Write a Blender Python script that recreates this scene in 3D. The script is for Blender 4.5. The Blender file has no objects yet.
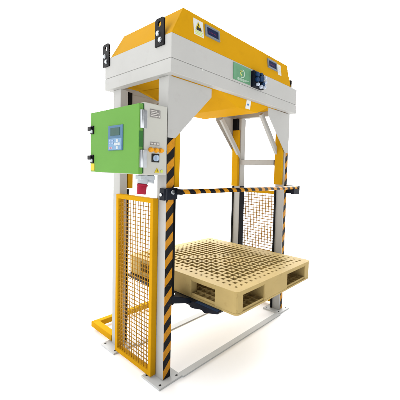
import bpy, bmesh, math, random
from mathutils import Vector, Matrix
random.seed(4)
SC = bpy.context.scene
COL = SC.collection

# ------------------------------------------------------------------ camera
cam = bpy.data.objects.new('camera', bpy.data.cameras.new('camera'))
COL.objects.link(cam)
SC.camera = cam
R3 = Vector((0.62709102, -0.77829936, 0.03173261))
U3 = Vector((0.02013597, 0.0569213, 0.99817559))
B3 = Vector((-0.77868569, -0.62530798, 0.05136665))
m = Matrix.Identity(4)
for i in range(3):
    m[i][0] = R3[i]; m[i][1] = U3[i]; m[i][2] = B3[i]
m[0][3], m[1][3], m[2][3] = -1.07589, -1.43234, 1.31025
cam.matrix_world = m
cam.data.sensor_width = 36
cam.data.lens = 303.4035 / 400 * 36
cam.data.shift_x = -46.18 / 400
cam.data.shift_y = -12.13 / 400
cam.data.clip_start = 0.05
cam.data.clip_end = 2000
SC.render.resolution_x = 1024
SC.render.resolution_y = 1024

# ------------------------------------------------------------------ studio light: a white surround, dimmer behind the camera
w = bpy.data.worlds.new('World')
SC.world = w
w.use_nodes = True
nt = w.node_tree
nt.nodes.clear()
out = nt.nodes.new('ShaderNodeOutputWorld')
bg = nt.nodes.new('ShaderNodeBackground')
tc = nt.nodes.new('ShaderNodeTexCoord')
sep = nt.nodes.new('ShaderNodeSeparateXYZ')
mr = nt.nodes.new('ShaderNodeMapRange')
mr.interpolation_type = 'SMOOTHSTEP'
mr.inputs['From Min'].default_value = -0.55
mr.inputs['From Max'].default_value = 0.10
mr.inputs['To Min'].default_value = 0.46
mr.inputs['To Max'].default_value = 2.2
nt.links.new(tc.outputs['Generated'], sep.inputs[0])
nt.links.new(sep.outputs['Y'], mr.inputs['Value'])
bg.inputs['Color'].default_value = (1.0, 1.0, 1.0, 1)
# brighter white wall of light behind the machine (lights the floor beneath it)
vd = nt.nodes.new('ShaderNodeVectorMath'); vd.operation = 'DOT_PRODUCT'
vd.inputs[1].default_value = (0.78, 0.63, 0.0)
nt.links.new(tc.outputs['Generated'], vd.inputs[0])
m2 = nt.nodes.new('ShaderNodeMapRange'); m2.interpolation_type = 'SMOOTHSTEP'
m2.inputs['From Min'].default_value = 0.35; m2.inputs['From Max'].default_value = 0.85
m2.inputs['To Min'].default_value = 0.0; m2.inputs['To Max'].default_value = 8.5
nt.links.new(vd.outputs['Value'], m2.inputs['Value'])
ad = nt.nodes.new('ShaderNodeMath'); ad.operation = 'ADD'
m3 = nt.nodes.new('ShaderNodeMapRange'); m3.interpolation_type = 'SMOOTHSTEP'
m3.inputs['From Min'].default_value = 0.06; m3.inputs['From Max'].default_value = 0.32
nt.links.new(sep.outputs['Z'], m3.inputs['Value'])
mu = nt.nodes.new('ShaderNodeMath'); mu.operation = 'MULTIPLY'
nt.links.new(m2.outputs[0], mu.inputs[0]); nt.links.new(m3.outputs[0], mu.inputs[1])
nt.links.new(mr.outputs[0], ad.inputs[0]); nt.links.new(mu.outputs[0], ad.inputs[1])
nt.links.new(ad.outputs[0], bg.inputs['Strength'])
nt.links.new(bg.outputs[0], out.inputs[0])

def softbox(name, loc, target, size, power, color=(1, 1, 1)):
    l = bpy.data.lights.new(name, 'AREA')
    l.shape = 'RECTANGLE'; l.size, l.size_y = size
    l.energy = power; l.color = color
    o = bpy.data.objects.new(name, l); COL.objects.link(o)
    o.location = loc
    o.rotation_euler = (Vector(target) - Vector(loc)).to_track_quat('-Z', 'Y').to_euler()
    return o
softbox('softbox', (-5.0, 0.2, 3.4), (0.6, 0.3, 1.1), (3.5, 3.5), 8, (0.97, 0.985, 1.0))

SC.view_settings.view_transform = 'Standard'
SC.view_settings.look = 'None'
SC.view_settings.exposure = 0
SC.view_settings.gamma = 1
SC.render.engine = 'CYCLES'
SC.cycles.max_bounces = 8

# ------------------------------------------------------------------ materials
def mat(name, col, rough=0.45, metal=0.0, var=0.05, scale=6.0, bump=0.0, bscale=300, spec=0.09, coat=0.0, dirt=None, dirt_amt=0.0):
    M = bpy.data.materials.new(name)
    M.use_nodes = True
    n = M.node_tree.nodes; L = M.node_tree.links
    b = n['Principled BSDF']
    b.inputs['Roughness'].default_value = rough
    b.inputs['Metallic'].default_value = metal
    b.inputs['Specular IOR Level'].default_value = spec
    b.inputs['Coat Weight'].default_value = coat
    t = n.new('ShaderNodeTexCoord')
    ns = n.new('ShaderNodeTexNoise'); ns.inputs['Scale'].default_value = scale
    ns.inputs['Detail'].default_value = 6
    L.new(t.outputs['Object'], ns.inputs['Vector'])
    cr = n.new('ShaderNodeValToRGB')
    a = [max(0, c * (1 - var)) for c in col]; c2 = [min(1, c * (1 + var)) for c in col]
    cr.color_ramp.elements[0].position = 0.3; cr.color_ramp.elements[0].color = (*a, 1)
    cr.color_ramp.elements[1].position = 0.7; cr.color_ramp.elements[1].color = (*c2, 1)
    L.new(ns.outputs['Fac'], cr.inputs[0])
    last = cr.outputs[0]
    if dirt:
        n2 = n.new('ShaderNodeTexNoise'); n2.inputs['Scale'].default_value = 14; n2.inputs['Detail'].default_value = 9
        n2.inputs['Roughness'].default_value = 0.7
        L.new(t.outputs['Object'], n2.inputs['Vector'])
        r2 = n.new('ShaderNodeValToRGB')
        r2.color_ramp.elements[0].position = 0.56; r2.color_ramp.elements[0].color = (0, 0, 0, 1)
        r2.color_ramp.elements[1].position = 0.75; r2.color_ramp.elements[1].color = (dirt_amt,) * 3 + (1,)
        L.new(n2.outputs['Fac'], r2.inputs[0])
        mx = n.new('ShaderNodeMixRGB'); mx.inputs[2].default_value = (*dirt, 1)
        L.new(r2.outputs[0], mx.inputs[0]); L.new(last, mx.inputs[1]); last = mx.outputs[0]
    L.new(last, b.inputs['Base Color'])
    mrr = n.new('ShaderNodeMapRange')
    mrr.inputs['To Min'].default_value = max(0.02, rough - 0.07); mrr.inputs['To Max'].default_value = min(1, rough + 0.07)
    L.new(ns.outputs['Fac'], mrr.inputs['Value']); L.new(mrr.outputs[0], b.inputs['Roughness'])
    if bump > 0:
        nb = n.new('ShaderNodeTexNoise'); nb.inputs['Scale'].default_value = bscale
        L.new(t.outputs['Object'], nb.inputs['Vector'])
        bp = n.new('ShaderNodeBump'); bp.inputs['Strength'].default_value = bump; bp.inputs['Distance'].default_value = 0.001
        L.new(nb.outputs['Fac'], bp.inputs['Height']); L.new(bp.outputs[0], b.inputs['Normal'])
    return M

def stripe_mat(name, period, axis2, kx, phase, dark=(0.005, 0.005, 0.006), light=(0.46, 0.195, 0.008), wob=0.004):
    """hazard tape: diagonal bands, value = (z + kx*axis)/period"""
    M = mat(name, light, rough=0.42)
    n = M.node_tree.nodes; L = M.node_tree.links
    b = n['Principled BSDF']
    t = n.new('ShaderNodeTexCoord'); s = n.new('ShaderNodeSeparateXYZ')
    L.new(t.outputs['Object'], s.inputs[0])
    def math_(op, a, b_):
        q = n.new('ShaderNodeMath'); q.operation = op
        for i, v in enumerate((a, b_)):
            if v is None: continue
            if isinstance(v, (int, float)): q.inputs[i].default_value = v
            else: L.new(v, q.inputs[i])
        return q.outputs[0]
    v = math_('MULTIPLY', s.outputs[axis2[1]], kx)
    v = math_('ADD', s.outputs[axis2[0]], v)
    wn = n.new('ShaderNodeTexNoise'); wn.inputs['Scale'].default_value = 9; wn.inputs['Detail'].default_value = 3
    L.new(t.outputs['Object'], wn.inputs['Vector'])
    v = math_('ADD', v, math_('MULTIPLY', wn.outputs['Fac'], 0.022))
    v = math_('DIVIDE', v, period)
    v = math_('ADD', v, phase)
    v = math_('FRACT', v, None)
    v = math_('GREATER_THAN', v, 0.5)
    nz = n.new('ShaderNodeTexNoise'); nz.inputs['Scale'].default_value = 60; nz.inputs['Detail'].default_value = 5
    L.new(t.outputs['Object'], nz.inputs['Vector'])
    r = n.new('ShaderNodeValToRGB')
    r.color_ramp.elements[0].position = 0.25; r.color_ramp.elements[0].color = tuple(c * .75 for c in light) + (1,)
    r.color_ramp.elements[1].position = 0.6; r.color_ramp.elements[1].color = (*light, 1)
    L.new(nz.outputs['Fac'], r.inputs[0])
    mx = n.new('ShaderNodeMixRGB'); mx.inputs[2].default_value = (*dark, 1)
    L.new(v, mx.inputs[0]); L.new(r.outputs[0], mx.inputs[1])
    sn = n.new('ShaderNodeTexNoise'); sn.inputs['Scale'].default_value = 38; sn.inputs['Detail'].default_value = 10; sn.inputs['Roughness'].default_value = 0.75
    L.new(t.outputs['Object'], sn.inputs['Vector'])
    sr = n.new('ShaderNodeValToRGB')
    sr.color_ramp.elements[0].position = 0.60; sr.color_ramp.elements[0].color = (0, 0, 0, 1)
    sr.color_ramp.elements[1].position = 0.72; sr.color_ramp.elements[1].color = (.45, .45, .45, 1)
    L.new(sn.outputs['Fac'], sr.inputs[0])
    m4 = n.new('ShaderNodeMixRGB'); m4.inputs[2].default_value = (0.20, 0.17, 0.13, 1)
    L.new(sr.outputs[0], m4.inputs[0]); L.new(mx.outputs[0], m4.inputs[1])
    L.new(m4.outputs[0], b.inputs['Base Color'])
    return M

WHITE = mat('pale_grey_paint', (0.365, 0.364, 0.352), 0.5, spec=0.05, var=0.03, scale=3, bump=0.12, bscale=260, dirt=(0.27, 0.26, 0.235), dirt_amt=0.25)
PLATE = mat('light_floor_steel', (0.50, 0.51, 0.51), 0.5, spec=0.05, var=0.04, scale=8, bump=0.15, bscale=200, dirt=(0.36, 0.35, 0.33), dirt_amt=0.3)
YEL = mat('yellow_paint', (0.46, 0.236, 0.007), 0.45, spec=0.002, var=0.04, scale=3, bump=0.12, bscale=260, dirt=(0.30, 0.14, 0.006), dirt_amt=0.25)
GREEN = mat('green_paint', (0.105, 0.25, 0.052), 0.5, spec=0.02, var=0.03, scale=4, bump=0.12, bscale=300)
DGREEN = mat('dark_green_paint', (0.03, 0.12, 0.03), 0.5)
BLACK = mat('black_steel', (0.004, 0.004, 0.005), 0.45, bump=0.15)
NAVY = mat('navy_enamel', (0.004, 0.006, 0.012), 0.38, bump=0.1)
NAVYB = mat('blue_enamel', (0.008, 0.03, 0.08), 0.35, bump=0.1)
STEEL = mat('zinc_steel', (0.40, 0.42, 0.44), 0.32, metal=1.0, var=0.08, scale=30)
PLAS = mat('tan_plastic', (0.375, 0.28, 0.115), 0.5, spec=0.03, var=0.09, scale=5, bump=0.2, bscale=120, dirt=(0.17, 0.115, 0.04), dirt_amt=0.4)
WIRE = mat('shaded_wire_yellow', (0.36, 0.18, 0.018), 0.5, var=0.15, scale=30)  # guard yellow made darker: the wires' shading is put into the colour
STRIPE = stripe_mat('hazard_tape', 0.115, ('Z', 'X'), -1.0, 0.02)
STRIPEB = stripe_mat('hazard_tape_bar', 0.088, ('X', 'Z'), 0.9, 0.63)
FLOORM = mat('white_floor', (0.95, 0.95, 0.95), 0.9, var=0.003, scale=0.5, spec=0.0)
STK = mat('white_sticker', (0.50, 0.51, 0.49), 0.35)
STKY = mat('sticker_yellow', (0.50, 0.38, 0.015), 0.4)
STKG = mat('sticker_green_text', (0.42, 0.50, 0.12), 0.4)
INK = mat('ink', (0.02, 0.02, 0.02), 0.5)
LOGOG = mat('plate_green', (0.10, 0.235, 0.135), 0.4, var=0.1, scale=20)
LOGOY = mat('logo_yellow', (0.42, 0.46, 0.14), 0.4)
LOGOW = mat('logo_white', (0.36, 0.46, 0.38), 0.4)
GLASS = mat('dark_glass', (0.012, 0.018, 0.055), 0.10)
FRAMEG = mat('grey_bezel', (0.13, 0.16, 0.19), 0.35)
SCRB = mat('panel_blue', (0.05, 0.12, 0.20), 0.35)
SCRL = mat('panel_light_blue', (0.13, 0.23, 0.35), 0.35)
LCD = mat('lcd', (0.025, 0.07, 0.06), 0.2)
KEYS = mat('key_white', (0.36, 0.40, 0.42), 0.4)
ORG = mat('orange_lamp', (0.60, 0.26, 0.01), 0.2, coat=0.5)
RED = mat('red_plastic', (0.27, 0.01, 0.03), 0.35)
LGREY = mat('light_grey_plastic', (0.36, 0.39, 0.42), 0.35)
GREY = mat('nameplate_grey', (0.22, 0.21, 0.20), 0.35, metal=0.3, var=0.3, scale=80)
BLUEI = mat('blue_mark', (0.08, 0.20, 0.45), 0.4)

# ------------------------------------------------------------------ mesh helpers
class MB:
    def __init__(s): s.bm = bmesh.new()
    def box(s, x0, x1, y0, y1, z0, z1):
        v = [s.bm.verts.new(p) for p in ((x0,y0,z0),(x1,y0,z0),(x1,y1,z0),(x0,y1,z0),(x0,y0,z1),(x1,y0,z1),(x1,y1,z1),(x0,y1,z1))]
        for f in ((0,3,2,1),(4,5,6,7),(0,1,5,4),(1,2,6,5),(2,3,7,6),(3,0,4,7)): s.bm.faces.new([v[i] for i in f])
        return s
    def hexa(s, p):
        v = [s.bm.verts.new(q) for q in p]
        for f in ((0,3,2,1),(4,5,6,7),(0,1,5,4),(1,2,6,5),(2,3,7,6),(3,0,4,7)): s.bm.faces.new([v[i] for i in f])
        return s
    def prism(s, pts, d):
        """polygon pts (3D) extruded by vector d"""
        a = [s.bm.verts.new(p) for p in pts]; b = [s.bm.verts.new(Vector(p) + Vector(d)) for p in pts]
        s.bm.faces.new(a); s.bm.faces.new(b[::-1]); n = len(a)
        for i in range(n): s.bm.faces.new((a[i], b[i], b[(i+1) % n], a[(i+1) % n]))
        return s
    def holed(s, outer, hole, d):
        """closed ring: same-count outer and hole loops, extruded by d"""
        d = Vector(d); n = len(outer)
        A = [s.bm.verts.new(p) for p in outer]; B = [s.bm.verts.new(p) for p in hole]
        A2 = [s.bm.verts.new(Vector(p)+d) for p in outer]; B2 = [s.bm.verts.new(Vector(p)+d) for p in hole]
        for i in range(n):
            j = (i+1) % n
            s.bm.faces.new((A[i],A[j],B[j],B[i])); s.bm.faces.new((A2[i],B2[i],B2[j],A2[j]))
            s.bm.faces.new((A[i],A2[i],A2[j],A[j])); s.bm.faces.new((B[i],B[j],B2[j],B2[i]))
        return s
    def cyl(s, a, b, r, seg=20, r2=None):
        a = Vector(a); b = Vector(b); r2 = r if r2 is None else r2
        z = (b - a).normalized()
        x = z.orthogonal().normalized(); y = z.cross(x)
        P = []; Q = []
        for i in range(seg):
            t = 2*math.pi*i/seg; e = x*math.cos(t) + y*math.sin(t)
            P.append(s.bm.verts.new(a + e*r)); Q.append(s.bm.verts.new(b + e*r2))
        s.bm.faces.new(P[::-1]); s.bm.faces.new(Q)
        for i in range(seg):
            j = (i+1) % seg; f = s.bm.faces.new((P[i],P[j],Q[j],Q[i])); f.smooth = True
        return s
    def bar(s, a, b, wv, hv):
        """rectangular bar a->b with half-extent vectors wv, hv"""
        a, b, wv, hv = map(Vector, (a, b, wv, hv))
        return s.hexa([a-wv-hv, a+wv-hv, b+wv-hv, b-wv-hv, a-wv+hv, a+wv+hv, b+wv+hv, b-wv+hv])
    def build(s, name, m, parent=None, bevel=0.0, label=None):
        bmesh.ops.recalc_face_normals(s.bm, faces=s.bm.faces)
        me = bpy.data.meshes.new(name); s.bm.to_mesh(me); s.bm.free()
        me.materials.append(m)
        o = bpy.data.objects.new(name, me); COL.objects.link(o)
        if parent is not None:
            o.parent = parent
            if parent.type == 'EMPTY': o.matrix_parent_inverse = Matrix.Translation(-parent.location)
        if bevel:
            bv = o.modifiers.new('bevel', 'BEVEL'); bv.width = bevel; bv.segments = 2; bv.limit_method = 'ANGLE'
            bv.angle_limit = math.radians(40); bv.harden_normals = False
        if label: o['label'] = label
        return o
def B(*a): return MB().box(*a)

# ------------------------------------------------------------------ dimensions (metres)
W, D, ZT, ZB, ZS = 1.404, 0.761, 2.080, 1.862, 1.942
PW, PD = 0.055, 0.093
XL, XR = 0.032, 1.346        # left edge of left posts, left edge of right posts
YF = 0.067                   # front face of front posts
YR = D - YF - PD             # front face of rear posts

# setting
fl = B(-300, 300, -300, 300, -0.05, 0.0).build('floor', FLOORM)
fl['kind'] = 'structure'

mc = bpy.data.objects.new('palletizing_machine', None); COL.objects.link(mc)
mc.location = (0.70, 0.38, 0)
mc['label'] = 'tall pale grey four-post steel machine with yellow hood and green control box'
mc['category'] = 'industrial machine'

# ------------------------------------------------------------------ top frame
T = 0.05
def ring(b, x0, x1, y0, y1, z0, z1, t):
    b.holed([(x0,y0,z0),(x1,y0,z0),(x1,y1,z0),(x0,y1,z0)], [(x0+t,y0+t,z0),(x1-t,y0+t,z0),(x1-t,y1-t,z0),(x0+t,y1-t,z0)], (0,0,z1-z0))
b = MB(); ring(b, 0, W, 0, D, ZS+0.0015, ZT, T)
tf = b.build('upper_frame', WHITE, mc, 0.0025)
b = MB(); ring(b, -0.001, W+0.001, -0.001, D+0.001, ZB, ZS-0.0015, T)
lf = b.build('lower_frame', WHITE, mc, 0.0025)
b = MB(); ring(b, 0.004, W-0.004, 0.004, D-0.004, ZS-0.003, ZS+0.003, T-0.012)
b.build('frame_seam', mat('seam_shadow_gap', (0.26, 0.26, 0.25), 0.6), mc)
# weld spots / small bolts along the seam
for x in (0.237, 0.60, 0.93, 1.30): MB().cyl((x, 0.0, 1.936), (x, -0.004, 1.936), 0.005, 10).build('rivet', STK, lf)
B(T, W-T, T, D-T, 1.905, 1.910).build('ceiling_panel', YEL, mc)

# hood: slanted sheet-metal cover
hb = [(0.003, 0.003, ZT), (1.285, 0.003, ZT), (1.285, 0.735, ZT), (0.003, 0.735, ZT)]
ZH = 2.264
hood = MB().hexa([(0.002,0.002,ZT+.001),(1.300,0.002,ZT+.001),(1.300,0.690,ZT+.001),(0.002,0.690,ZT+.001),
                  (0.100,0.026,ZH),(1.262,0.026,ZH),(1.262,0.690,ZH),(0.100,0.690,ZH)]).build('hood', YEL, mc, 0.004)
def hp(x, z, off=0.0):
    """point on the hood's slanted front at x, z, lifted off along its normal"""
    t = (z - (ZT+.001)) / (ZH - ZT - .001)
    return Vector((x, 0.002 + 0.024*t, z)) + Vector((0, -0.9915, 0.13))*off
def hplate(x0, x1, z0, z1, o0, o1, name, m, parent, bev=0.0):
    return MB().hexa([hp(x0,z0,o1), hp(x1,z0,o1), hp(x1,z0,o0), hp(x0,z0,o0), hp(x0,z1,o1), hp(x1,z1,o1), hp(x1,z1,o0), hp(x0,z1,o0)]).build(name, m, parent, bev)
hplate(0.170, 0.250, 2.134, 2.233, -.001, 0.0015, 'warning_sticker', STK, hood)
b = MB(); b.prism([hp(0.183,2.172,.001), hp(0.237,2.172,.001), hp(0.210,2.222,.001)], (0,-0.002,0)); b.build('warning_triangle', STKY, hood)
b = MB()
b.prism([hp(0.190,2.167,.003), hp(0.230,2.167,.003), hp(0.228,2.188,.003), hp(0.215,2.184,.003), hp(0.196,2.192,.003)], (0,-0.001,0))
b.prism([hp(0.206,2.193,.003), hp(0.214,2.193,.003), hp(0.212,2.210,.003), hp(0.208,2.210,.003)], (0,-0.001,0))
b.build('warning_symbol', INK, hood)
b = MB()
for k, (l, r_) in enumerate(((.178,.242),(.180,.236),(.184,.240))):
    z = 2.158 - k*0.009
    b.prism([hp(l,z,.0015), hp(r_,z,.0015), hp(r_,z+.005,.0015), hp(l,z+.005,.0015)], (0,-0.001,0))
b.build('sticker_text', STKG, hood)
for (x0, x1) in ((0.266, 0.392), (0.950, 1.082)):
    z0, z1 = 2.158, 2.230
    b = MB(); n = Vector((0, -0.9915, 0.13))*0.012
    o = [hp(x0,z0,-.002), hp(x1,z0,-.002), hp(x1,z1,-.002), hp(x0,z1,-.002)]
    t = .011
    h = [hp(x0+t,z0+t,-.002), hp(x1-t,z0+t,-.002), hp(x1-t,z1-t,-.002), hp(x0+t,z1-t,-.002)]
    b.holed(o, h, n)
    b.build('window_frame', FRAMEG, hood, 0.002)
    hplate(x0+t, x1-t, z0+t, z1-t, -.002, 0.004, 'window_pane', GLASS, hood)
    xm = (x0+x1)/2
    b = MB()
    for q in range(5):
        xx = x0 + .03 + q*.014
        b.prism([hp(xx,2.190,.004), hp(xx+.009,2.190,.004), hp(xx+.009,2.196,.004), hp(xx,2.196,.004)], (0,-.0006,0))
    b.build('display_segments', mat('display_red', (0.10, 0.015, 0.05), 0.3), hood)
hplate(1.096, 1.150, 2.140, 2.228, -.001, 0.0015, 'sticker', STK, hood)
b = MB()
for k in range(4):
    z = 2.158 + k*0.015
    b.prism([hp(1.106,z,.0015), hp(1.140,z,.0015), hp(1.140,z+.005,.0015), hp(1.106,z+.005,.0015)], (0,-0.001,0))
b.build('sticker_text', mat('pale_text', (.42,.45,.45), .5), hood)

# logo plate and connector block on the front beam
B(0.522, 0.712, -0.006, 0.001, 1.956, 2.070).build('logo_plate', LOGOG, tf, 0.001)
b = MB()
def arc(b, cx, cz, r0, r1, a0, a1, y, d, n=14):
    pts = []
    for i in range(n+1):
        a = math.radians(a0 + (a1-a0)*i/n); pts.append((cx + r1*math.cos(a), y, cz + r1*math.sin(a)))
    for i in range(n, -1, -1):
        a = math.radians(a0 + (a1-a0)*i/n); pts.append((cx + r0*math.cos(a), y, cz + r0*math.sin(a)))
    b.prism(pts, (0, d, 0))
arc(b, 0.612, 2.014, 0.024, 0.031, -110, 80, -0.0061, -0.001)
b.build('logo_arc', LOGOW, tf)
b = MB()
arc(b, 0.608, 2.016, 0.008, 0.018, 60, 290, -0.0061, -0.001)
b.prism([(0.594,-.0061,2.034),(0.604,-.0061,2.032),(0.600,-.0061,2.018),(0.592,-.0061,2.022)], (0,-.001,0))
b.build('logo_mark', LOGOY, tf)
b = MB()
for k in range(3): b.box(0.560, 0.690 - k*.02, -0.0072, -0.0061, 1.974 - k*.006, 1.977 - k*.006)
b.build('plate_text', LOGOW, tf)
cb = B(0.722, 0.850, -0.030, 0.001, 1.948, 2.066).build('connector_block', NAVY, tf, 0.004)
SILV = mat('connector_silver', (0.42, 0.47, 0.56), 0.3, metal=0.3)
for (x, z, r) in ((0.845, 2.036, .013), (0.850, 2.004, .014), (0.842, 1.966, .013), (0.800, 1.960, .014), (0.758, 1.968, .012)):
    b = MB().cyl((x, -0.030, z), (x, -0.050, z), r, 18); b.cyl((x, -0.050, z), (x, -0.056, z), r*.6, 14)
    b.build('connector_cap', SILV, tf, 0.002)
for (x, z, r) in ((0.752, 2.040, .017), (0.752, 2.003, .017), (0.800, 2.020, .022), (0.796, 2.052, .011), (0.826, 1.985, .014)): MB().cyl((x, -0.030, z), (x, -0.050, z), r, 20).build('connector_cap', NAVYB, tf, 0.002)

# lifting lugs
def lug(xs, y0):
    """xs = -1 left side, +1 right side; plate on the side face with a hole and two bolts"""
    x0 = -0.010 if xs < 0 else W; x1 = 0.0 if xs < 0 else W + 0.010
    y1 = y0 + 0.086; z0, z1 = 2.024, 2.182; yc = (y0+y1)/2; zc = 2.148; r = 0.016
    n = 32; outer = []; hole = []
    for i in range(n):
        a = 2*math.pi*(i+.5)/n; c, s_ = math.cos(a), math.sin(a)
        if s_ > 0:      # rounded top corners
            k = min(0.043/max(abs(c),1e-6), 0.034/max(abs(s_),1e-6), 0.0485)
            yy, zz = yc + k*c, zc + k*s_
        else:
            k = min(0.043/max(abs(c),1e-6), (zc-z0)/max(abs(s_),1e-6)); yy, zz = yc + k*c, zc + k*s_
        outer.append((x0, yy, zz)); hole.append((x0, yc + r*c, zc + r*s_))
    # put two vertices exactly on the bottom corners
    lo = [i for i in range(n) if outer[i][2] < zc]
    cl = min(lo, key=lambda i: (outer[i][1]-y0)**2 + (outer[i][2]-z0)**2); cr_ = min(lo, key=lambda i: (outer[i][1]-y1)**2 + (outer[i][2]-z0)**2)
    outer[cl] = (x0, y0, z0); outer[cr_] = (x0, y1, z0)
    b = MB(); b.holed(outer, hole, (x1-x0,0,0))
    o = b.build('lifting_lug', BLACK, mc, 0.001)
    xb = x0 if xs < 0 else x1
    for (yy, zz) in ((yc+.012, 2.096), (yc-.010, 2.056)):
        b = MB().cyl((xb, yy, zz), (xb + xs*0.008, yy, zz), .0125, 6); b.cyl((xb, yy, zz), (xb + xs*0.003, yy, zz), .0155, 20)
        b.build('bolt', STEEL, o)
for xs in (-1, 1):
    for y0 in (0.060, 0.692): lug(xs, y0)

# ------------------------------------------------------------------ posts, gussets, braces, guides, base plates
for px, sx in ((XL, 1), (XR, -1)):
    for py, sy in ((YF, 1), (YR, -1)):
        PW = 0.072 if (sx < 0 and sy < 0) else 0.055
        po = B(px, px+PW, py, py+PD, 0.012, ZB).build('post', WHITE, mc, 0.003)
        front = sy > 0
        if front:
            tp = B(px+.001 if sx > 0 else px+.014, px+PW-.001, py-0.0015, py+0.001, 0.016, 1.505).build('hazard_tape', STRIPE, po)
        xo = px if sx > 0 else px+PW              # outer edge
        xi = px+PW if sx > 0 else px              # inner edge
        # gusset plate on the outward (front or rear) face
        yg = py - 0.004 if front else py + PD + 0.004
        gr = 0.42 if (sx > 0 and not front) else 0.350
        pts = [(xo, yg, ZB), (xo, yg, 1.501), (xi, yg, 1.501), (xo + sx*gr, yg, 1.806), (xo + sx*gr, yg, ZB)]
        MB().prism(pts, (0, 0.005 if front else -0.005, 0)).build('gusset_plate', WHITE, mc, 0.0008)
        # diagonal corner brace on the inward plane
        yb = py + PD - 0.016 if front else py + 0.016
        a = Vector((xi, yb, 1.478)); c = Vector((xi + sx*0.265, yb, 1.795))
        d = (c-a).normalized(); nrm = Vector((-d.z, 0, d.x))
        MB().bar(a - d*.02, c + d*.03, nrm*0.021, Vector((0, .013, 0))).build('corner_brace', WHITE, mc, 0.002)
        # guides on the inner face: yellow above the bar, black below
        if sx > 0:
            g0, g1 = px+PW+0.012, px+PW+0.052
        else:
            g0, g1 = px-0.034, px-0.002
        gy0, gy1 = py+0.010, py+PD-0.004
        if front: gz = 1.205
        else: gz = 1.165
        B(g0, g1, gy0, gy1, gz, 1.86 if front else 1.74).build('guide_cover', YEL, mc, 0.004)
        if sx > 0: B(px+PW+.001, g0-.001, gy0+.03, gy1-.02, 0.1, 1.86).build('guide_spacer', WHITE, mc)
        if not front:
            B(g0, g1, py+.03, gy1, 1.742, 1.86).build('guide_end', BLACK, mc, 0.002)
        if sx > 0:
            if front: MB().cyl((px+PW+.026, py+.028, 0.46), (px+PW+.026, py+.028, 1.20), 0.011).build('guide_rod', BLACK, mc)
            else: B(g0, g0+.022, gy0+.02, gy1-.02, 0.012, 1.16).build('guide_rail', BLACK, mc, 0.002)
        else:
            B(px-.014, px-.001, py+PD-.016, py+PD, 0.012, 1.16).build('guide_rail', BLACK, mc, 0.001)
            if not front: B(px+.002, px+PW+.002, py-.006, py-.0005, 0.012, 1.165).build('rubber_strip', NAVY, mc, 0.002)
        # base plate
        bp_ = B(px-0.058, px+PW+0.058, py-0.046, py+PD+0.050, 0.0, 0.012).build('base_plate', PLATE, mc, 0.0015)
        for (ax, ay) in ((px-.034, py-.020), (px+PW+.034, py-.020), (px-.034, py+PD+.026), (px+PW+.034, py+PD+.026)):
            MB().cyl((ax, ay, .0118), (ax, ay, .0126), .008, 18).build('bolt_hole', INK, bp_)
        b = MB()
        for yy in (py, py+PD):   # weld bead
            b.cyl((px, yy, .0125), (px+PW, yy, .0125), .003, 8)
        for xx in (px, px+PW): b.cyl((xx, py, .0125), (xx, py+PD, .0125), .003, 8)
        b.build('weld', WHITE, bp_)

# cross bars between the front and rear post of each side
for px in (XL, XR):
    cr = B(px+.006, px+PW-.006, YF+PD, YR, 1.386, 1.436).build('cross_bar', WHITE, mc, 0.003)
    if px == XR: B(px+.003, px+PW-.003, YF+PD+.001, YF+PD+.030, 1.383, 1.439).build('rubber_cap', NAVYB, cr, 0.002)

# floor strips and yellow floor stop
B(XL+.055+.0585, XR-.0585, 0.010, 0.060, 0.001, 0.0095).build('floor_strip', PLATE, mc, 0.001)
B(XL+.055+.0585, XR-.0585, 0.528, 0.586, 0.001, 0.009).build('floor_strip', PLATE, mc, 0.001)
b = MB()
q = 0.024
b.hexa([(0.03,1.022,.022),(1.37,1.022,.022),(1.32,.974,.022),(0.08,.974,.022),(0.03,1.022,.066),(1.37,1.022,.066),(1.32,.974,.066),(0.08,.974,.066)])
b.hexa([(0.03,1.022,.022),(0.08,.974,.022),(0.08,.70,.022),(0.03,.70,.022),(0.03,1.022,.066),(0.08,.974,.066),(0.08,.70,.066),(0.03,.70,.066)])
b.hexa([(1.37,1.022,.022),(1.37,.70,.022),(1.32,.70,.022),(1.32,.974,.022),(1.37,1.022,.066),(1.37,.70,.066),(1.32,.70,.066),(1.32,.974,.066)])
b.build('floor_stop', YEL, mc, 0.004)

# ------------------------------------------------------------------ mesh guards on both sides
def guard(x0, x1, side, y0, y1):
    z0, z1 = 0.022, 1.134
    wr = 0.0028 if side < 0 else 0.0040
    f = 0.030
    xo, xi = (x0, x1)
    b = MB()
    b.holed([(x0,y0,z0),(x0,y1,z0),(x0,y1,z1),(x0,y0,z1)], [(x0,y0+f,z0+f),(x0,y1-f,z0+f),(x0,y1-f,z1-f),(x0,y0+f,z1-f)], (x1-x0,0,0))
    fr = b.build('guard', YEL, mc, 0.003)
    b = MB(); xm = x0 + .009 if side < 0 else x1 - .009
    n = 13; m_ = 40
    for i in range(1, n):
        y = y0+f + (y1-y0-2*f)*i/n
        b.cyl((xm, y, z0+f-.004), (xm, y, z1-f+.004), wr, 6)
    for k in range(1, m_):
        z = z0+f + (z1-z0-2*f)*k/m_
        b.cyl((xm+.003, y0+f-.004, z), (xm+.003, y1-f+.004, z), wr, 6)
    b.build('wire_mesh', WIRE, fr)
    return fr
guard(-0.008, 0.031, -1, 0.140, 0.575)
guard(1.420, 1.456, 1, 0.120, 0.66)

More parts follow.
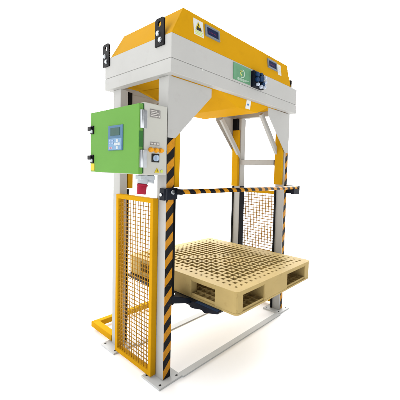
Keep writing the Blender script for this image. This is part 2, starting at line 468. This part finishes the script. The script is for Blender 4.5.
# ------------------------------------------------------------------ chute under the frame
ch = MB().hexa([(0.665,0.080,1.793),(0.910,0.072,1.793),(0.905,0.690,1.793),(0.665,0.690,1.793),
                (0.335,0.045,1.904),(1.12,0.045,1.904),(1.12,0.715,1.904),(0.235,0.715,1.904)]).build('chute', YEL, mc, 0.003)
def cp(x, z, off):
    t = (z-1.793)/(1.904-1.793); return Vector((x, 0.078 + (0.045-0.078)*t - off, z))
b = MB().hexa([cp(.757,1.803,.002), cp(.815,1.803,.002), cp(.815,1.803,-.002), cp(.757,1.803,-.002), cp(.747,1.895,.002), cp(.797,1.895,.002), cp(.797,1.895,-.002), cp(.747,1.895,-.002)])
b.build('sticker', STK, ch)
b = MB(); c = cp(.777,1.835,.0022); b.cyl(c, c+Vector((0,-.0015,0)), .010, 12); b.build('sticker_mark', BLUEI, ch)

# ------------------------------------------------------------------ control cabinet
cx0, cx1, cy0, cy1, cz0, cz1 = -0.132, 0.018, 0.050, 0.618, 1.278, 1.674
cab = B(cx0, cx1, cy0, cy1, cz0, cz1).build('control_cabinet', mat('cabinet_grey', (0.40,0.40,0.365), .5, var=.03, bump=.15, bscale=400), mc, 0.004)
B(0.0182, XL-.0002, 0.10, 0.14, 1.30, 1.65).build('mounting_rail', STEEL, cab)
B(0.0182, XL-.0002, 0.60, 0.617, 1.30, 1.65).build('mounting_rail', STEEL, cab)
B(-0.140, -0.1325, 0.056, 0.612, 1.286, 1.666).build('door_seal', DGREEN, cab)
door = B(-0.165, -0.1405, 0.048, 0.614, 1.282, 1.662).build('door', GREEN, cab, 0.004)
for z0, z1 in ((1.530, 1.628), (1.318, 1.414)):
    b = B(-0.160, -0.118, 0.042, 0.0475, z0, z1); b.cyl((-0.149, 0.041, z0), (-0.149, 0.041, z1), .0085, 14)
    b.build('hinge', STEEL, cab, 0.001)
# door edge recess between hinges
B(-0.1635, -0.142, 0.0462, 0.049, 1.43, 1.515).build('door_edge', DGREEN, cab)
# door latches
for zc in (1.550, 1.365):
    b = B(-0.172, -0.164, 0.562, 0.606, zc-.026, zc+.026); b.box(-0.182, -0.172, 0.575, 0.622, zc-.006, zc+.022)
    b.build('latch', BLACK, cab, 0.003)
    MB().cyl((-0.172, 0.575, zc-.010), (-0.180, 0.575, zc-.010), .011, 18).build('latch_key', LGREY, cab)
B(-0.1665, -0.1648, 0.556, 0.602, 1.290, 1.335).build('sticker', STKY, cab)
# operator panel
B(-0.170, -0.1648, 0.206, 0.372, 1.414, 1.560).build('operator_panel', SCRB, cab, 0.002)
B(-0.1715, -0.1698, 0.214, 0.364, 1.418, 1.484).build('keypad', SCRL, cab)
B(-0.1722, -0.1698, 0.236, 0.342, 1.500, 1.545).build('screen', LCD, cab)
for (y, z) in ((.262,1.470),(.262,1.430),(.240,1.450),(.284,1.450),(.262,1.450)): B(-0.1735, -0.1712, y-.010, y+.010, z-.008, z+.008).build('arrow_key', KEYS, cab)
KB = mat('key_blue', (.24,.32,.46), .4); KP = mat('key_pink', (.40,.22,.27), .4)
for i in range(3):
    for k in range(2): B(-0.1730, -0.1712, .304+i*.019, .317+i*.019, 1.452+k*.015, 1.461+k*.015).build('key', KB, cab)
for i in range(2): B(-0.1730, -0.1712, .320+i*.018, .333+i*.018, 1.424, 1.433).build('key', KP, cab)
# front face items
y = cy0
def FB(x0, x1, z0, z1, t, name, m, bev=0): return B(x0, x1, y-t, y+.001, z0, z1).build(name, m, cab, bev)
FB(-0.098, -0.031, 1.598, 1.643, .003, 'nameplate', GREY, .001)
b = MB()
for k in range(4): b.box(-.092, -.045 - (k % 2)*.010, y-.0038, y-.003, 1.605+k*.0095, 1.6085+k*.0095)
b.box(-.042, -.034, y-.0038, y-.003, 1.604, 1.614)
b.build('nameplate_text', mat('plate_text', (.5,.48,.45), .4), cab)
FB(-0.094, -0.034, 1.445, 1.462, .003, 'nameplate', GREY, .001)
b = MB()
for k in range(3): b.box(-.088 + k*.018, -.076 + k*.018, y-.0038, y-.003, 1.450, 1.457)
b.build('nameplate_text', mat('plate_text', (.5,.48,.45), .4), cab)
for i in range(3):
    x = -0.091 + i*0.033
    b = MB().cyl((x, y, 1.418), (x, y-.008, 1.418), .0145, 24); b.cyl((x, y-.008, 1.418), (x, y-.020, 1.418), .0125, 24, .010)
    b.build('indicator_lamp', ORG, cab, .001)
FB(-0.084, -0.034, 1.350, 1.398, .004, 'switch_plate', INK, .002)
b = MB().cyl((-.060, y-.004, 1.374), (-.060, y-.014, 1.374), .018, 28); b.box(-.065, -.055, y-.024, y-.014, 1.358, 1.390)
b.build('rotary_switch', mat('switch_blue_grey', (.30,.38,.50), .35), cab, .001)
b = MB().prism([(-.064,y,1.292), (-.030,y,1.292), (-.047,y,1.320)], (0,-.002,0)); b.build('warning_triangle', STKY, cab)
b = MB().prism([(-.049,y-.002,1.298), (-.044,y-.002,1.298), (-.045,y-.002,1.311), (-.049,y-.002,1.308)], (0,-.001,0)); b.build('warning_symbol', INK, cab)
MB().cyl((-.016, y, 1.300), (-.016, y-.003, 1.300), .009, 18).build('earth_mark', STKG, cab)
# power socket below the cabinet
b = MB(); b.cyl((-.088, .12, 1.2775), (-.096, .118, 1.225), .027, 24, .030); b.cyl((-.035, .12, 1.2775), (-.050, .12, 1.232), .022, 20, .028)
b.box(-.122, -.026, .092, .150, 1.250, 1.274)
b.build('plug_housing', LGREY, cab, .003)
b = MB(); b.cyl((-.096, .118, 1.2245), (-.104, .116, 1.166), .0275, 28, .0255); b.cyl((-.096,.118,1.222), (-.0975,.1175,1.212), .031, 28)
b.build('plug_collar', RED, cab, .0015)

# ------------------------------------------------------------------ striped bar across the front and its brackets
MB().cyl((0.075, 0.004, 1.180), (1.498, 0.004, 1.180), .0155, 24).build('barrier_bar', STRIPEB, mc)
b = B(0.022, 0.098, 0.040, 0.064, 1.132, 1.202); b.box(0.018, 0.030, 0.0641, 0.116, 1.126, 1.198); b.box(0.088, 0.104, 0.0641, .110, 1.130, 1.20)
b.box(0.080, 0.100, -0.008, 0.0299, 1.163, 1.197)
bk = b.build('bar_bracket', NAVY, mc, 0.004)
MB().cyl((.058, .040, 1.178), (.058, .032, 1.178), .015, 6).build('bolt', STEEL, bk)
MB().cyl((.018,.094,1.160),(.011,.094,1.160), .011, 6).build('bolt', STEEL, bk)
b = B(1.404, 1.506, -0.012, 0.022, 1.118, 1.1675); b.box(1.4022, 1.440, 0.0222, .10, 1.124, 1.20)
b.box(1.4985, 1.514, -0.012, 0.022, 1.124, 1.194)
b.build('bar_bracket', NAVY, mc, 0.004)

# ------------------------------------------------------------------ lifting forks under the pallet
def fork(sx, xref):
    X = lambda v: xref + sx*v
    b = MB()
    # tongue: tapers upward towards its front end
    prof = [(0.84, 0.4555), (0.84, 0.430), (0.30, 0.418), (0.075, 0.420), (0.060, 0.408), (0.030, 0.410), (-0.045, 0.424), (-0.070, 0.412), (-0.100, 0.420), (-0.185, 0.440), (-0.195, 0.4555)]
    b.prism([(X(0.236), yy, zz) for yy, zz in prof], (sx*0.14, 0, 0))
    o = b.build('lifting_fork', NAVY, mc, 0.002)
    B(*sorted((X(0.2365), X(0.262))), -0.185, 0.02, 0.4556, 0.4562).build('wear_strip', NAVYB, o)
    b = MB()
    b.hexa([(X(0.100), .085, .470), (X(0.2355), .060, .436), (X(0.2355), .225, .436), (X(0.100), .225, .470),
            (X(0.100), .085, .520), (X(0.2355), .060, .470), (X(0.2355), .225, .470), (X(0.100), .225, .520)])
    b.build('fork_carriage', NAVY, mc, 0.003)
    b = MB().cyl((X(0.130), .120, .511), (X(0.130), .120, .528), .014, 6); b.cyl((X(0.130), .120, .510), (X(0.130), .120, .514), .019, 20)
    b.build('bolt', STEEL, o)
fork(1, 0.0)
fork(-1, 1.435)

# ------------------------------------------------------------------ pallet
px0, px1, py0, py1, pz0, pz1 = 0.267, 1.196, -0.314, 0.866, 0.4565, 0.601
pal = bpy.data.objects.new('pallet', None); COL.objects.link(pal); pal.location = ((px0+px1)/2, (py0+py1)/2, pz0)
pal['label'] = 'tan plastic pallet with square holes in its deck, raised inside the machine'
pal['category'] = 'pallet'
def rounded(x0, x1, y0, y1, r, z, n=7):
    pts = []
    for cx_, cy_, a0 in ((x1-r,y0+r,-90),(x1-r,y1-r,0),(x0+r,y1-r,90),(x0+r,y0+r,180)):
        for i in range(n+1):
            a = math.radians(a0 + 90*i/n); pts.append((cx_+r*math.cos(a), cy_+r*math.sin(a), z))
    return pts
def deck(z0, z1, nx, ny, rim, hole_fn, rr):
    """grid deck with real square holes and rounded corners"""
    b = MB(); bm = b.bm
    gx0, gx1, gy0, gy1 = px0+rim, px1-rim, py0+rim, py1-rim
    dx = (gx1-gx0)/nx; dy = (gy1-gy0)/ny
    top = {}; bot = {}
    def V(d, i, j, z):
        k = (i, j)
        if k not in d: d[k] = bm.verts.new((gx0+i*dx, gy0+j*dy, z))
        return d[k]
    for i in range(nx):
        for j in range(ny):
            s = hole_fn(i, j, nx, ny)
            T4 = [V(top,i,j,z1), V(top,i+1,j,z1), V(top,i+1,j+1,z1), V(top,i,j+1,z1)]
            B4 = [V(bot,i,j,z0), V(bot,i+1,j,z0), V(bot,i+1,j+1,z0), V(bot,i,j+1,z0)]
            if s <= 0:
                bm.faces.new(T4); bm.faces.new(B4[::-1]); continue
            cx_, cy_ = gx0+(i+.5)*dx, gy0+(j+.5)*dy; hx, hy = dx*s/2, dy*s/2
            P = [(cx_-hx,cy_-hy),(cx_+hx,cy_-hy),(cx_+hx,cy_+hy),(cx_-hx,cy_+hy)]
            ht = [bm.verts.new((p[0],p[1],z1)) for p in P]; hb_ = [bm.verts.new((p[0],p[1],z0)) for p in P]
            for k in range(4):
                l = (k+1) % 4
                bm.faces.new((T4[k],T4[l],ht[l],ht[k])); bm.faces.new((B4[l],B4[k],hb_[k],hb_[l])); bm.faces.new((ht[k],ht[l],hb_[l],hb_[k]))
    # rim: outer rounded loop joined to the grid border
    border = [(i,0) for i in range(nx)] + [(nx,j) for j in range(ny)] + [(i,ny) for i in range(nx,0,-1)] + [(0,j) for j in range(ny,0,-1)]
    def out_pt(i, j):
        x = gx0+i*dx; y_ = gy0+j*dy
        if j == 0: y_ = py0
        if j == ny: y_ = py1
        if i == 0: x = px0
        if i == nx: x = px1
        return x, y_
    for zz, d, flip in ((z1, top, False), (z0, bot, True)):
        ov = {}
        for (i, j) in border:
            x, y_ = out_pt(i, j)
            if (i in (0, nx)) and (j in (0, ny)):
                ov[(i,j)] = None
            else: ov[(i,j)] = bm.verts.new((x, y_, zz))
        d['o'] = ov
    cornerv = {}
    for (ci, cj, cx_, cy_, a0) in ((0,0,px0+rr,py0+rr,180),(nx,0,px1-rr,py0+rr,270),(nx,ny,px1-rr,py1-rr,0),(0,ny,px0+rr,py1-rr,90)):
        for zz, d in ((z1, top), (z0, bot)):
            d[('c',ci,cj)] = [bm.verts.new((cx_+rr*math.cos(math.radians(a0+90*k/6)), cy_+rr*math.sin(math.radians(a0+90*k/6)), zz)) for k in range(7)]
    loops = {}
    for tag, d in (('t', top), ('b', bot)):
        loop = []
        nb = len(border)
        for idx in range(nb):
            i, j = border[idx]; i2, j2 = border[(idx+1) % nb]
            corner = d['o'][(i,j)] is None
            corner2 = d['o'][(i2,j2)] is None
            g = d[(i,j)]; g2 = d[(i2,j2)]
            if corner:
                cv = d[('c',i,j)]
                loop += cv
                # fan at the corner
                for k in range(6): bm.faces.new((g, cv[k], cv[k+1]) if tag == 'b' else (g, cv[k], cv[k+1]))
                o1 = cv[-1]
            else:
                o1 = d['o'][(i,j)]; loop.append(o1)
            o2 = d[('c',i2,j2)][0] if corner2 else d['o'][(i2,j2)]
            bm.faces.new((g, o1, o2, g2))
        loops[tag] = loop
    lt, lb = loops['t'], loops['b']
    for k in range(len(lt)):
        l = (k+1) % len(lt); bm.faces.new((lt[k], lt[l], lb[l], lb[k]))
    return b
def hole_top(i, j, nx, ny):
    e = min(i, j, nx-1-i, ny-1-j)
    if e == 0: return 0.36
    if e == 1: return 0.52
    cxn, cyn = (nx-1)/2, (ny-1)/2
    # closed ribs radiate from each block position
    ax, ay = abs(i-cxn), abs(j-cyn)
    if ax < 1 and ay < 1: return 0.5
    if i == j - 2 or (nx-1-i) == j - 2: return 0.60
    return 0.77
deck(pz1-0.014, pz1, 17, 21, 0.040, hole_top, 0.035).build('top_deck', PLAS, pal, 0.0)
def hole_bot(i, j, nx, ny): return 0.12
bd = deck(pz0, pz0+0.012, 9, 11, 0.055, hole_bot, 0.035).build('bottom_deck', PLAS, pal)
# outer lip of the top deck and the bottom deck
def lip(z0, z1, name):
    o = rounded(px0, px1, py0, py1, .035, z0); h = rounded(px0+.007, px1-.007, py0+.007, py1-.007, .029, z0)
    b = MB(); b.holed(o, h, (0,0,z1-z0)); return b.build(name, PLAS, pal)
lip(pz1-0.022, pz1-0.0141, 'deck_lip'); 
# blocks (with hollow ribbed interiors) between the decks
zl, zh = pz0+.0122, pz1-.0142
xs = [(px0+.001, px0+.060), (0.545, 0.838), (px1-.090, px1-.001)]
ys = [(py0+.001, py0+.190), (0.098, 0.340), (0.700, py1-.001)]
for i, (bx0, bx1) in enumerate(xs):
    for j, (by0, by1) in enumerate(ys):
        b = MB()
        r = 0.034 if (i != 1 and j != 1) else 0.010
        cx_ = [px0, None, px1][i]
        # rounded only at the pallet's own corner
        pts = []
        for (qx, qy, a0) in ((bx1,by0,-90),(bx1,by1,0),(bx0,by1,90),(bx0,by0,180)):
            rr = 0.034 if ((i == 0 and qx == bx0) or (i == 2 and qx == bx1)) and ((j == 0 and qy == by0) or (j == 2 and qy == by1)) else 0.008
            ccx = qx - rr if qx == bx1 else qx + rr; ccy = qy - rr if qy == by1 else qy + rr
            for k in range(6):
                a = math.radians(a0+90*k/5); pts.append((ccx+rr*math.cos(a), ccy+rr*math.sin(a), zl))
        b.prism(pts, (0,0,zh-zl))
        b.build('block', PLAS, pal)
# stiffening ribs under the top deck and on the bottom deck, seen in the fork openings
b = MB()
nx, ny = 17, 21
gx0, gx1, gy0, gy1 = px0+.010, px1-.010, py0+.010, py1-.010
for i in range(0, nx+1, 1):
    x = gx0+(gx1-gx0)*i/nx; b.box(x-.0015, x+.0015, gy0, gy1, zh-.020, zh-.0005)
for j in range(0, ny+1, 1):
    yy = gy0+(gy1-gy0)*j/ny; b.box(gx0, gx1, yy-.0015, yy+.0015, zh-.018, zh-.0007)
for i in range(0, 18):
    x = gx0+(gx1-gx0)*i/17; b.box(x-.002, x+.002, gy0, gy1, zl, zl+.018)
for j in range(0, 22):
    yy = gy0+(gy1-gy0)*j/21; b.box(gx0, gx1, yy-.002, yy+.002, zl, zl+.016)
b.build('stiffening_rib', PLAS, pal)
